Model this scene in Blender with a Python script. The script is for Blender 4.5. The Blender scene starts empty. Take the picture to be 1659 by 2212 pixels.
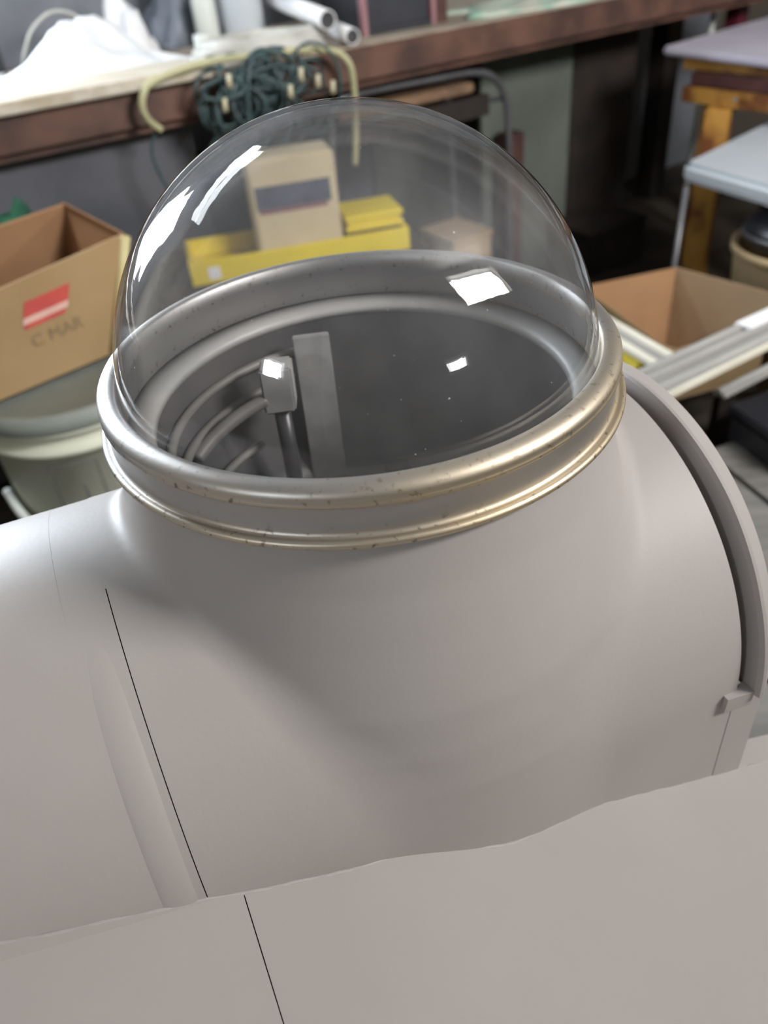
import bpy, bmesh, math, random
import numpy as np
from mathutils import Vector, Matrix
random.seed(7)
SC = bpy.context.scene
COL = SC.collection
R = math.radians

# ------------------------------------------------------------------ camera
cam_d = bpy.data.cameras.new('camera')
cam = bpy.data.objects.new('camera', cam_d); COL.objects.link(cam); SC.camera = cam
cam_d.sensor_fit = 'HORIZONTAL'; cam_d.sensor_width = 36.0
cam_d.lens = 36.0 * 1700 / 1659
pitch, roll = R(37.60), R(6.127)
fw = Vector((0, math.cos(pitch), -math.sin(pitch)))
r0 = Vector((1, 0, 0)); u0 = r0.cross(fw)
rt = r0 * math.cos(roll) - u0 * math.sin(roll)
up = r0 * math.sin(roll) + u0 * math.cos(roll)
m = Matrix((rt, up, -fw)).transposed().to_4x4()
m.translation = Vector((.0054, -.4271, 1.2282))
cam.matrix_world = m
cam_d.clip_start = .02
cam_d.dof.use_dof = True
cam_d.dof.focus_distance = .42
cam_d.dof.aperture_fstop = 36.9 / 4.4

# bench frame: s along the bench (to the right and away), d behind its front edge
BD = Vector((.871, .491, 0)); BN = Vector((-.491, .871, 0)); B0 = Vector((-.742, 1.529, 0))
def bf(s, d, z): return B0 + BD * s + BN * d + Vector((0, 0, z))
# hull frame: a along the drum, v towards the viewer
PA = R(20); HA = Vector((math.cos(PA), math.sin(PA), 0)); HV = Vector((math.sin(PA), -math.cos(PA), 0))
def hf(u, v, z): return HA * u + HV * v + Vector((0, 0, z))

# ------------------------------------------------------------------ world, lights, exposure
w = bpy.data.worlds.new('sky'); SC.world = w; w.use_nodes = True
bg = w.node_tree.nodes['Background']; bg.inputs[0].default_value = (.80, .90, 1, 1); bg.inputs[1].default_value = 4.0
SC.view_settings.view_transform = 'Standard'; SC.view_settings.look = 'None'
SC.view_settings.exposure = 0.0; SC.view_settings.gamma = 1; SC.view_settings.use_curve_mapping = False
SC.cycles.use_denoising = True
SC.cycles.max_bounces = 10; SC.cycles.transparent_max_bounces = 16; SC.cycles.caustics_reflective = False; SC.cycles.caustics_refractive = False
SC.cycles.sample_clamp_indirect = 6
WALL_D, WALL_L, WALL_R, WALL_F, CEIL = .85, -1.45, 3.5, -3.0, 2.65
def area(name, loc, normal, sx, sy, power, color):
    l = bpy.data.lights.new(name, 'AREA'); l.shape = 'RECTANGLE'; l.size = sx; l.size_y = sy; l.energy = power; l.color = color
    o = bpy.data.objects.new(name, l); COL.objects.link(o); o.location = loc
    z = -Vector(normal).normalized(); x = Vector((0, 0, 1)).cross(z).normalized(); y = z.cross(x)
    o.matrix_world = Matrix.Translation(loc) @ Matrix((x, y, z)).transposed().to_4x4()
    return o
# window openings: (wall, along-from, along-to, z-from, z-to)
WIN_B = (-1.00, -.32, 1.12, 2.05)      # over the left end of the bench
WIN_F1 = (.68, 1.80, 1.90, 2.56)      # wide high window behind the viewer, to the right
WIN_F2 = (.08, .36, 1.28, 1.44)       # small vent below it
WIN_L = (-2.42, -2.12, 1.48, 1.74)    # small window in the left wall (d range)
def daylight(wall, win, power, color):
    a, z = (win[0] + win[1]) / 2, (win[2] + win[3]) / 2
    loc, n = {'back': (bf(a, WALL_D + .16, z), -BN), 'front': (bf(a, WALL_F - .16, z), BN), 'left': (bf(WALL_L - .16, a, z), BD)}[wall]
    area('daylight_' + wall, loc, n, win[1] - win[0], win[3] - win[2], power, color)
daylight('back', WIN_B, 150, (.84, .92, 1))
daylight('front', WIN_F1, 164, (1, .965, .93))
daylight('front', WIN_F2, 3, (1, .98, .95))
daylight('left', WIN_L, 14, (.9, .95, 1))

# ------------------------------------------------------------------ materials
MATS = {}
def nd(t, typ, **kw):
    n = t.nodes.new(typ)
    for k, v in kw.items():
        if k in n.inputs: n.inputs[k].default_value = v
        else: setattr(n, k, v)
    return n
def mat(name, c1, c2=None, rough=.6, metal=0, scale=8, detail=4, bump=0, bscale=60, stretch=None, contrast=(.35, .65), spec=.5, coat=0):
    if name in MATS: return MATS[name]
    mt = bpy.data.materials.new(name); mt.use_nodes = True; t = mt.node_tree; b = t.nodes['Principled BSDF']
    b.inputs['Roughness'].default_value = rough; b.inputs['Metallic'].default_value = metal
    b.inputs['Specular IOR Level'].default_value = spec; b.inputs['Coat Weight'].default_value = coat
    c2 = c2 or tuple(x * .86 for x in c1)
    tc = nd(t, 'ShaderNodeTexCoord'); src = tc.outputs['Object']
    if stretch:
        mp = nd(t, 'ShaderNodeMapping', Scale=stretch); t.links.new(src, mp.inputs[0]); src = mp.outputs[0]
    n = nd(t, 'ShaderNodeTexNoise', Scale=scale, Detail=detail); t.links.new(src, n.inputs['Vector'])
    r = nd(t, 'ShaderNodeValToRGB'); e = r.color_ramp.elements
    e[0].position, e[1].position = contrast; e[0].color = (*c2, 1); e[1].color = (*c1, 1)
    t.links.new(n.outputs[0], r.inputs[0]); t.links.new(r.outputs[0], b.inputs['Base Color'])
    if bump:
        n2 = nd(t, 'ShaderNodeTexNoise', Scale=bscale, Detail=6); t.links.new(src, n2.inputs['Vector'])
        bp = nd(t, 'ShaderNodeBump', Strength=bump, Distance=.002); t.links.new(n2.outputs[0], bp.inputs['Height']); t.links.new(bp.outputs[0], b.inputs['Normal'])
    MATS[name] = mt; return mt
primer = mat('grey_primer', (.390, .364, .350), (.360, .335, .322), rough=.52, scale=5, bump=.05, bscale=300, spec=.35)
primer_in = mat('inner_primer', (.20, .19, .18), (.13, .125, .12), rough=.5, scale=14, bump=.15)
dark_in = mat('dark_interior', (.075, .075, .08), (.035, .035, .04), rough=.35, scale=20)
bar_grey = mat('bar_grey', (.40, .39, .38), (.28, .28, .28), rough=.5, scale=40)
cardboard = mat('cardboard', (.42, .29, .15), (.36, .24, .12), rough=.9, scale=6, bump=.1, bscale=90)
card_in = mat('cardboard_inside', (.40, .23, .12), (.34, .19, .10), rough=.9, scale=6)
bench_top = mat('bench_top', (.50, .44, .36), (.30, .24, .18), rough=.55, scale=5, stretch=(1, 6, 6), bump=.2)
bench_brown = mat('bench_brown', (.135, .065, .045), (.055, .028, .022), rough=.6, scale=9, bump=.3, bscale=40)
pale_wood = mat('pale_wood', (.62, .58, .50), (.44, .38, .28), rough=.6, scale=6, stretch=(1, 8, 8))
dark_wood = mat('dark_wood', (.030, .020, .016), (.012, .009, .008), rough=.7, scale=8, bump=.2)
post_wood = mat('post_wood', (.10, .045, .035), (.05, .022, .02), rough=.7, scale=12)
orange_wood = mat('painted_orange_wood', (.48, .25, .055), (.17, .06, .02), rough=.45, scale=9, contrast=(.40, .56), bump=.2)
redbrown = mat('red_brown_wood', (.10, .035, .03), (.05, .02, .02), rough=.5, scale=10)
white_pl = mat('white_plastic', (.70, .73, .70), (.62, .66, .62), rough=.4, scale=4)
bucket_m = mat('bucket_plastic', (.82, .85, .72), (.72, .75, .62), rough=.45, scale=5)
lid_m = mat('bucket_lid_grey', (.30, .33, .30), (.22, .25, .23), rough=.6, scale=9)
white_paper = mat('white_paper', (.85, .86, .88), (.76, .77, .80), rough=.8, scale=6)
foam = mat('white_foam', (.88, .90, .92), (.78, .80, .84), rough=.8, scale=10, bump=.4, bscale=30)
blue_white = mat('blue_white_laminate', (.56, .61, .66), (.50, .55, .60), rough=.4, scale=4)
lavender = mat('lavender_white_laminate', (.60, .58, .68), (.52, .50, .60), rough=.5, scale=5)
grey_wall = mat('wall_paint', (.24, .255, .29), (.15, .165, .19), rough=.9, scale=3, bump=.2, bscale=20)
green_wall = mat('wall_panel_green_grey', (.15, .17, .145), (.09, .105, .09), rough=.9, scale=2.5, bump=.1, bscale=20)
tan_wall = mat('wall_tan', (.20, .175, .14), (.15, .13, .10), rough=.9, scale=2, bump=.1, bscale=20)
ceil_m = mat('ceiling_paint', (.26, .255, .25), (.21, .205, .20), rough=.9, scale=2)
floor_m = mat('dark_floor', (.075, .06, .045), (.025, .020, .017), rough=.8, scale=3.5, detail=8, bump=.4, bscale=12)
board_m = mat('grey_board', (.235, .225, .21), (.17, .165, .155), rough=.8, scale=5, stretch=(1, 9, 1), bump=.1)
steel = mat('grey_steel', (.42, .42, .44), (.30, .30, .32), rough=.35, metal=.8, scale=12)
rod_m = mat('dull_steel', (.22, .22, .24), (.15, .15, .16), rough=.4, metal=.6, scale=12)
yellow = mat('yellow_plastic', (.80, .64, .03), (.70, .55, .03), rough=.45, scale=5)
yellow_hose = mat('yellow_hose', (.50, .48, .29), (.37, .36, .21), rough=.5, scale=9)
cream = mat('cream_plastic', (.62, .53, .36), (.55, .46, .30), rough=.5, scale=5)
dkblue = mat('blue_grey_print', (.10, .11, .15), (.06, .07, .10), rough=.6, scale=20)
green_cord = mat('green_cord', (.055, .10, .105), (.03, .05, .055), rough=.5, scale=30)
plug_m = mat('cream_plug', (.62, .58, .42), (.52, .48, .34), rough=.5, scale=9)
grey_cord = mat('grey_cord', (.58, .58, .55), (.42, .42, .39), rough=.6, scale=15)
green_cloth = mat('green_cloth', (.02, .12, .065), (.012, .06, .04), rough=.9, scale=9)
mint_cloth = mat('mint_cloth', (.30, .50, .40), (.62, .62, .54), rough=.8, scale=12)
dark_pl = mat('black_plastic', (.022, .024, .032), (.014, .015, .02), rough=.35, scale=6)
blue_em = mat('blue_light_paint', (.08, .08, .42), (.05, .05, .25), rough=.35, scale=6)
red_print = mat('red_print', (.62, .10, .08), (.52, .08, .07), rough=.7, scale=20)
pink_print = mat('pink_white_print', (.78, .52, .44), (.70, .44, .38), rough=.7, scale=20)
ink = mat('faded_ink', (.22, .16, .09), (.30, .22, .12), rough=.8, scale=20)
mould_m = mat('grey_moulding', (.36, .355, .34), (.30, .295, .28), rough=.5, scale=6)
mould_w = mat('cream_moulding', (.78, .76, .66), (.66, .64, .54), rough=.5, scale=6)
purple_red = mat('dark_red_paint', (.16, .02, .035), (.10, .015, .03), rough=.5, scale=9)
mauve = mat('mauve_paint', (.30, .16, .18), (.22, .10, .12), rough=.5, scale=9)
cab_m = mat('cabinet_dark', (.035, .038, .048), (.022, .024, .032), rough=.5, scale=7)
bag_m = mat('blue_grey_bag', (.20, .23, .28), (.14, .16, .20), rough=.5, scale=8)
frame_m = mat('window_paint', (.5, .5, .48), (.42, .42, .40), rough=.6, scale=9)

def emis(name, col, s):
    mt = bpy.data.materials.new(name); mt.use_nodes = True; t = mt.node_tree; b = t.nodes['Principled BSDF']
    b.inputs['Base Color'].default_value = (*col, 1); b.inputs['Emission Color'].default_value = (*col, 1); b.inputs['Emission Strength'].default_value = s
    return mt
tube_em = emis('lamp_tube_glow', (.9, .96, 1), 11)

def glass_mat(name, haze=.03, mult=1.0, tint=(1, 1, 1), bump=0):
    mt = bpy.data.materials.new(name); mt.use_nodes = True; t = mt.node_tree; t.nodes.clear()
    out = nd(t, 'ShaderNodeOutputMaterial')
    lw = nd(t, 'ShaderNodeLayerWeight', Blend=.5)
    p5 = nd(t, 'ShaderNodeMath', operation='POWER'); p5.inputs[1].default_value = 5; t.links.new(lw.outputs['Facing'], p5.inputs[0])
    ml = nd(t, 'ShaderNodeMath', operation='MULTIPLY_ADD', use_clamp=True); ml.inputs[1].default_value = .96 * mult; ml.inputs[2].default_value = .042 * mult
    t.links.new(p5.outputs[0], ml.inputs[0])
    tr = nd(t, 'ShaderNodeBsdfTransparent'); tr.inputs[0].default_value = (*tint, 1)
    gl = nd(t, 'ShaderNodeBsdfGlossy', Roughness=.012)
    df = nd(t, 'ShaderNodeBsdfDiffuse'); df.inputs[0].default_value = (.75, .76, .8, 1)
    m1 = nd(t, 'ShaderNodeMixShader'); m2 = nd(t, 'ShaderNodeMixShader')
    # dust and fine scuffs: more of them towards the foot of the dome
    tc = nd(t, 'ShaderNodeTexCoord'); mp = nd(t, 'ShaderNodeMapping', Scale=(9, 9, 5)); t.links.new(tc.outputs['Object'], mp.inputs[0])
    nz = nd(t, 'ShaderNodeTexNoise', Scale=2.0, Detail=6); t.links.new(mp.outputs[0], nz.inputs['Vector'])
    hz = nd(t, 'ShaderNodeMapRange'); hz.inputs[1].default_value = .3; hz.inputs[2].default_value = .75
    hz.inputs[3].default_value = haze * .5; hz.inputs[4].default_value = haze * 1.7; t.links.new(nz.outputs[0], hz.inputs[0])
    sp1 = nd(t, 'ShaderNodeTexNoise', Scale=420, Detail=1); t.links.new(tc.outputs['Object'], sp1.inputs['Vector'])
    sp2 = nd(t, 'ShaderNodeMapRange'); sp2.inputs[1].default_value = .79; sp2.inputs[2].default_value = .84; sp2.inputs[4].default_value = .5; t.links.new(sp1.outputs[0], sp2.inputs[0])
    sp3 = nd(t, 'ShaderNodeMath', operation='ADD', use_clamp=True); t.links.new(hz.outputs[0], sp3.inputs[0]); t.links.new(sp2.outputs[0], sp3.inputs[1])
    t.links.new(sp3.outputs[0], m1.inputs[0]); t.links.new(tr.outputs[0], m1.inputs[1]); t.links.new(df.outputs[0], m1.inputs[2])
    t.links.new(ml.outputs[0], m2.inputs[0]); t.links.new(m1.outputs[0], m2.inputs[1]); t.links.new(gl.outputs[0], m2.inputs[2])
    if bump:
        mb = nd(t, 'ShaderNodeMapping', Scale=(30, 30, 9)); t.links.new(tc.outputs['Object'], mb.inputs[0])
        nb = nd(t, 'ShaderNodeTexNoise', Scale=1.2, Detail=3); t.links.new(mb.outputs[0], nb.inputs['Vector'])
        bp = nd(t, 'ShaderNodeBump', Strength=bump, Distance=.001); t.links.new(nb.outputs[0], bp.inputs['Height']); t.links.new(bp.outputs[0], gl.inputs['Normal'])
    t.links.new(m2.outputs[0], out.inputs[0])
    return mt
dome_glass = glass_mat('dome_glass', .028, 1.15, bump=.35)
pane_glass = glass_mat('pane_glass', .01)

def ring_metal():
    mt = bpy.data.materials.new('tarnished_nickel'); mt.use_nodes = True; t = mt.node_tree; b = t.nodes['Principled BSDF']
    b.inputs['Metallic'].default_value = .92
    tc = nd(t, 'ShaderNodeTexCoord'); sp = nd(t, 'ShaderNodeSeparateXYZ'); t.links.new(tc.outputs['Object'], sp.inputs[0])
    # brass shows where the plating is rubbed off the beads, more to the right
    ramp = nd(t, 'ShaderNodeValToRGB'); cr = ramp.color_ramp; cr.interpolation = 'LINEAR'
    mr = nd(t, 'ShaderNodeMapRange'); mr.inputs[1].default_value = -.003; mr.inputs[2].default_value = .032; t.links.new(sp.outputs['Z'], mr.inputs[0])
    t.links.new(mr.outputs[0], ramp.inputs[0])
    cr.elements[0].position = 0; cr.elements[0].color = (.8, .8, .8, 1); cr.elements[1].position = 1; cr.elements[1].color = (.3, .3, .3, 1)
    for p, v in ((.16, .8), (.24, .55), (.36, .10), (.60, .0), (.68, .85), (.80, .55)):
        e = cr.elements.new(p); e.color = (v, v, v, 1)
    nz = nd(t, 'ShaderNodeTexNoise', Scale=9, Detail=6); t.links.new(tc.outputs['Object'], nz.inputs['Vector'])
    xr = nd(t, 'ShaderNodeMapRange'); xr.inputs[1].default_value = -.13; xr.inputs[2].default_value = .13; xr.inputs[3].default_value = -.35; xr.inputs[4].default_value = .12
    t.links.new(sp.outputs['X'], xr.inputs[0])
    a1 = nd(t, 'ShaderNodeMath', operation='ADD'); yr = nd(t, 'ShaderNodeMapRange'); yr.inputs[1].default_value = -.14; yr.inputs[2].default_value = .05; yr.inputs[3].default_value = .1; yr.inputs[4].default_value = -.7; t.links.new(sp.outputs['Y'], yr.inputs[0])  # brass kept off the back: dark reflections there put into the colour
    a0_ = nd(t, 'ShaderNodeMath', operation='ADD'); t.links.new(xr.outputs[0], a0_.inputs[0]); t.links.new(yr.outputs[0], a0_.inputs[1])
    t.links.new(ramp.outputs[0], a1.inputs[0]); t.links.new(a0_.outputs[0], a1.inputs[1])
    a2 = nd(t, 'ShaderNodeMath', operation='MULTIPLY_ADD', use_clamp=True); a2.inputs[1].default_value = 1.6; t.links.new(nz.outputs[0], a2.inputs[0])
    s2 = nd(t, 'ShaderNodeMath', operation='SUBTRACT'); s2.inputs[1].default_value = .80; t.links.new(a1.outputs[0], s2.inputs[0]); t.links.new(s2.outputs[0], a2.inputs[2])
    mx = nd(t, 'ShaderNodeMix', data_type='RGBA'); mx.inputs[6].default_value = (.43, .42, .415, 1); mx.inputs[7].default_value = (.56, .46, .31, 1)
    t.links.new(a2.outputs[0], mx.inputs[0])
    # dark pitting specks along the beads
    n3 = nd(t, 'ShaderNodeTexNoise', Scale=260, Detail=3); t.links.new(tc.outputs['Object'], n3.inputs['Vector'])
    pr = nd(t, 'ShaderNodeMapRange'); pr.inputs[1].default_value = .60; pr.inputs[2].default_value = .70; t.links.new(n3.outputs[0], pr.inputs[0])
    pm = nd(t, 'ShaderNodeMath', operation='MULTIPLY'); t.links.new(pr.outputs[0], pm.inputs[0]); t.links.new(ramp.outputs[0], pm.inputs[1])
    m2 = nd(t, 'ShaderNodeMix', data_type='RGBA'); m2.inputs[7].default_value = (.12, .085, .05, 1)
    t.links.new(pm.outputs[0], m2.inputs[0]); t.links.new(mx.outputs[2], m2.inputs[6]); t.links.new(m2.outputs[2], b.inputs['Base Color'])
    b.inputs['Roughness'].default_value = .33
    nr = nd(t, 'ShaderNodeMapRange'); nr.inputs[3].default_value = .38; nr.inputs[4].default_value = .58; t.links.new(nz.outputs[0], nr.inputs[0]); t.links.new(nr.outputs[0], b.inputs['Roughness'])
    bp = nd(t, 'ShaderNodeBump', Strength=.12, Distance=.0006); t.links.new(n3.outputs[0], bp.inputs['Height']); t.links.new(bp.outputs[0], b.inputs['Normal'])
    return mt
nickel = ring_metal()

# ------------------------------------------------------------------ mesh helpers
def link(name, me, m, parent=None, smooth=False, loc=(0, 0, 0)):
    o = bpy.data.objects.new(name, me); COL.objects.link(o)
    if m: me.materials.append(m)
    if smooth:
        for p in me.polygons: p.use_smooth = True
    if parent: o.parent = parent
    if any(loc): o.location = loc
    return o
def tag(o, label=None, cat=None, group=None, kind=None):
    for k, v in (('label', label), ('category', cat), ('group', group), ('kind', kind)):
        if v: o[k] = v
    return o
def thing(name, label, cat, loc=(0, 0, 0), group=None):
    o = bpy.data.objects.new(name, None); COL.objects.link(o); o.location = loc; o.empty_display_size = .05
    return tag(o, label, cat, group)
def add(name, bm, m, parent=None, smooth=False, bevel=0, keep=True):
    """link a bmesh given in world coordinates; its origin goes to its middle (or the parent's frame)"""
    bmesh.ops.recalc_face_normals(bm, faces=bm.faces[:])
    if bevel:
        bmesh.ops.bevel(bm, geom=bm.edges[:], offset=bevel, segments=2, affect='EDGES', clamp_overlap=True)
    base = parent.matrix_basis.translation.copy() if parent and parent.parent is None else Vector((0, 0, 0))
    if parent and parent.parent is not None:
        base = parent.parent.matrix_basis.translation + parent.matrix_basis.translation
    vs = [v.co for v in bm.verts]
    c = Vector((0, 0, 0))
    if not parent:
        c = Vector([(min(v[i] for v in vs) + max(v[i] for v in vs)) / 2 for i in range(3)]); c.z = min(v[2] for v in vs)
    off = c if not parent else base
    for v in bm.verts: v.co -= off
    me = bpy.data.meshes.new(name); bm.to_mesh(me); bm.free()
    o = link(name, me, m, parent, smooth)
    if not parent: o.location = c
    return o
def box8(bm, P):
    v = [bm.verts.new(p) for p in P]
    for f in ((0, 1, 2, 3), (7, 6, 5, 4), (0, 4, 5, 1), (1, 5, 6, 2), (2, 6, 7, 3), (3, 7, 4, 0)): bm.faces.new([v[i] for i in f])
    return bm
def obox(bm, o, ax, ay, az_):
    """box from corner o with edge vectors"""
    o, ax, ay, az_ = map(Vector, (o, ax, ay, az_))
    return box8(bm, [o, o + ax, o + ax + ay, o + ay, o + az_, o + ax + az_, o + ax + ay + az_, o + ay + az_])
def bbox(bm, s0, s1, d0, d1, z0, z1): return obox(bm, bf(s0, d0, z0), BD * (s1 - s0), BN * (d1 - d0), (0, 0, z1 - z0))
def slab(bm, quad, th):
    q = [Vector(p) for p in quad]; n = (q[1] - q[0]).cross(q[3] - q[0]).normalized() * th
    return box8(bm, q + [p + n for p in q])
def tube(bm, pts, r, n=10, closed=False, cap=True, r2=None):
    pts = [Vector(p) for p in pts]; rings = []; N = len(pts); prev = None
    for i, p in enumerate(pts):
        a = pts[(i - 1) % N] if (closed or i > 0) else p; b = pts[(i + 1) % N] if (closed or i < N - 1) else p
        t = (b - a).normalized()
        if prev is None: x = t.orthogonal().normalized()
        else: x = (prev - t * prev.dot(t)).normalized()
        prev = x; y = t.cross(x)
        rr = r if r2 is None else r + (r2 - r) * i / (N - 1)
        rings.append([bm.verts.new(p + (x * math.cos(k * 2 * math.pi / n) + y * math.sin(k * 2 * math.pi / n)) * rr) for k in range(n)])
    for i in range(N if closed else N - 1):
        A, B = rings[i], rings[(i + 1) % N]
        for k in range(n): bm.faces.new((A[k], A[(k + 1) % n], B[(k + 1) % n], B[k]))
    if cap and not closed:
        bm.faces.new(rings[0][::-1]); bm.faces.new(rings[-1])
    return bm
def smoothpath(P, n=6, closed=False):
    P = [Vector(p) for p in P]; out = []; N = len(P)
    for i in range(N if closed else N - 1):
        g = (lambda j: P[j % N]) if closed else (lambda j: P[max(0, min(N - 1, j))])
        p0, p1, p2, p3 = g(i - 1), g(i), g(i + 1), g(i + 2)
        for k in range(n):
            t = k / n
            out.append(.5 * ((2 * p1) + (p2 - p0) * t + (2 * p0 - 5 * p1 + 4 * p2 - p3) * t * t + (3 * p1 - p0 - 3 * p2 + p3) * t ** 3))
    if not closed: out.append(P[-1])
    return out
def lathe(bm, prof, c=(0, 0, 0), n=96, closed=False, a0=0, a1=2 * math.pi, axis=None):
    c = Vector(c); full = abs(a1 - a0 - 2 * math.pi) < 1e-6; cols = []
    cnt = n if full else n + 1
    for k in range(cnt):
        a = a0 + (a1 - a0) * k / n
        cols.append([bm.verts.new(c + Vector((r * math.cos(a), r * math.sin(a), z))) for r, z in prof])
    L = len(prof)
    for k in range(n):
        A, B = cols[k], cols[(k + 1) % cnt]
        for i in range(L if closed else L - 1):
            j = (i + 1) % L
            if prof[i][0] < 1e-7 and prof[j][0] < 1e-7: continue
            bm.faces.new((A[i], B[i], B[j], A[j]))
    if not closed:
        for i in (0, L - 1):
            if prof[i][0] < 1e-7: bmesh.ops.pointmerge(bm, verts=[q[i] for q in cols], merge_co=c + Vector((0, 0, prof[i][1])))
    return bm
B = bmesh.new
def struct(name, bm, m, parent=None, **k):
    o = add(name, bm, m, parent, **k)
    if not parent: o['kind'] = 'structure'
    return o

# ------------------------------------------------------------------ the room
S0, S1, D0, D1, TH = WALL_L, WALL_R, WALL_F, WALL_D, .12
def wall_with(name, m, fn, a0, a1, holes):
    """wall in the (a, z) plane, fn(a, z, w) -> point; holes = list of (a0,a1,z0,z1)"""
    bm = B(); xs = sorted({a0, a1, *[h[0] for h in holes], *[h[1] for h in holes]})
    for i in range(len(xs) - 1):
        x0, x1 = xs[i], xs[i + 1]; h = [q for q in holes if q[0] <= x0 + 1e-6 and q[1] >= x1 - 1e-6]
        for z0, z1 in ([(0, CEIL)] if not h else [(0, h[0][2]), (h[0][3], CEIL)]):
            box8(bm, [fn(x0, z0, 0), fn(x1, z0, 0), fn(x1, z0, TH), fn(x0, z0, TH), fn(x0, z1, 0), fn(x1, z1, 0), fn(x1, z1, TH), fn(x0, z1, TH)])
    return struct(name, bm, m)
fb = lambda a, z, w_: bf(a, D1 + w_, z)
fr = lambda a, z, w_: bf(S1 + w_, a, z)
ff = lambda a, z, w_: bf(a, D0 - w_, z)
fl = lambda a, z, w_: bf(S0 - w_, a, z)
wall_with('wall_back', grey_wall, fb, S0 - TH, S1 + TH, [WIN_B])
wall_with('wall_right', tan_wall, fr, D0, D1, [])
wall_with('wall_front', tan_wall, ff, S0 - TH, S1 + TH, [WIN_F1, WIN_F2])
wall_with('wall_left', tan_wall, fl, D0, D1, [WIN_L])
struct('floor', bbox(B(), S0 - TH, S1 + TH, D0 - TH, D1 + TH, -.1, 0), floor_m)
struct('ceiling', bbox(B(), S0 - TH, S1 + TH, D0 - TH, D1 + TH, CEIL, CEIL + .1), ceil_m)
def window(i, fn, a0, a1, z0, z1, bars):
    f = .035; bm = B()
    def bar(x0, x1, y0, y1): box8(bm, [fn(x0, y0, .02), fn(x1, y0, .02), fn(x1, y0, .07), fn(x0, y0, .07), fn(x0, y1, .02), fn(x1, y1, .02), fn(x1, y1, .07), fn(x0, y1, .07)])
    bar(a0, a0 + f, z0, z1); bar(a1 - f, a1, z0, z1); bar(a0 + f, a1 - f, z0, z0 + f); bar(a0 + f, a1 - f, z1 - f, z1)
    o = struct('window_%d' % i, bm, frame_m)
    xs = [a0 + f + (a1 - a0 - 2 * f) * k / (bars + 1) for k in range(bars + 2)]
    for k in range(bars + 1):
        bm = B(); box8(bm, [fn(xs[k] + .004, z0 + f, .04) - o.location, fn(xs[k + 1] - .004, z0 + f, .04) - o.location, fn(xs[k + 1] - .004, z0 + f, .044) - o.location, fn(xs[k] + .004, z0 + f, .044) - o.location,
                            fn(xs[k] + .004, z1 - f, .04) - o.location, fn(xs[k + 1] - .004, z1 - f, .04) - o.location, fn(xs[k + 1] - .004, z1 - f, .044) - o.location, fn(xs[k] + .004, z1 - f, .044) - o.location])
        me = bpy.data.meshes.new('pane'); bm.to_mesh(me); bm.free(); link('pane', me, pane_glass, o)
    return o
window(1, fb, *WIN_B, 0); window(2, ff, *WIN_F1, 0); window(3, ff, *WIN_F2, 0); window(4, fl, *WIN_L, 0)
# lighter painted panel of the wall under the right half of the bench
struct('trim_1', bbox(B(), 1.45, 2.40, D1 - .02, D1 - .001, 0, .86), green_wall)

# ------------------------------------------------------------------ hull
hull = thing('hull_section', 'grey primer-coated curved hull section with a round neck, carrying the glass dome', 'hull section', hf(0, 0, .60))
RC, VC, ZC = .16, .0127, .796
TT = np.radians(np.arange(-90, 270, .75))
def smin(a, b, k):
    h = np.clip(.5 + .5 * (b - a) / k, 0, 1); return b * (1 - h) + a * h - k * h * (1 - h)
NECK_TOP = .996
def sdf(u, v, z):
    drum = np.hypot(v - VC, z - ZC) - RC
    low = np.maximum(np.abs(v - VC) - RC, np.maximum(z - ZC, .60 - z)); drum = np.minimum(drum, low)
    r = np.hypot(u, v); rn = np.interp(z, [.60, .77, .836, .865, .894, .935, .965, NECK_TOP], [.181, .181, .180, .1768, .1715, .160, .1525, .1475])
    neck = np.maximum(np.maximum((r - rn) * .95, z - NECK_TOP), .60 - z)
    return np.maximum(smin(drum, neck, .010), z - NECK_TOP)
def hull_pts(us, off=0, tt=TT):
    U, T = np.meshgrid(us, tt, indexing='ij'); lo = np.zeros_like(U) + .03; hi = np.zeros_like(U) + .30
    cv, cz = np.cos(T), np.sin(T)
    for _ in range(26):
        mi = (lo + hi) / 2; s = sdf(U, VC + mi * cv, ZC + mi * cz); ins = s < 0
        lo = np.where(ins, mi, lo); hi = np.where(ins, hi, mi)
    rr = lo + off
    return U, VC + rr * cv, ZC + rr * cz
def hull_mesh(name, us, off=0, tt=TT, caps=True, hole=False, m=primer):
    U, V, Z = hull_pts(us, off, tt); n, k = U.shape
    closed = tt is TT
    X = U * HA.x + V * HV.x; Y = U * HA.y + V * HV.y
    verts = np.stack([X, Y, Z - .60], -1).reshape(-1, 3); faces = []
    if hole:
        rad = np.hypot(U, V)
    for i in range(n - 1):
        for j in range(k if closed else k - 1):
            j2 = (j + 1) % k
            if hole and min(Z[i, j], Z[i + 1, j2]) > NECK_TOP - .002 and max(rad[i, j], rad[i + 1, j2], rad[i + 1, j], rad[i, j2]) < .136: continue
            faces.append((i * k + j, (i + 1) * k + j, (i + 1) * k + j2, i * k + j2))
    if caps and closed:
        e0, e1 = verts[:k], verts[(n - 1) * k:]; nv_ = len(verts); verts = np.concatenate([verts, e0, e1])
        faces.append(tuple(nv_ + j for j in range(k))); faces.append(tuple(nv_ + k + j for j in reversed(range(k))))
    me = bpy.data.meshes.new(name); me.from_pydata(verts.tolist(), [], faces); me.update()
    o = link(name, me, m, hull, smooth=True)
    if caps: 
        for p in me.polygons[-2:]: p.use_smooth = False
    return o
SEAM = -.1755
us = np.concatenate([np.arange(SEAM + .0004, -.125, .0012), np.arange(-.125, .125, .0025), np.arange(.125, .1765, .0012)])
hull_mesh('front_panel', us, hole=True)
us2 = np.concatenate([np.linspace(-.62, -.23, 12), np.linspace(-.225, SEAM - .0235, 10)])
hull_mesh('side_panel', us2, off=-.0003)
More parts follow.
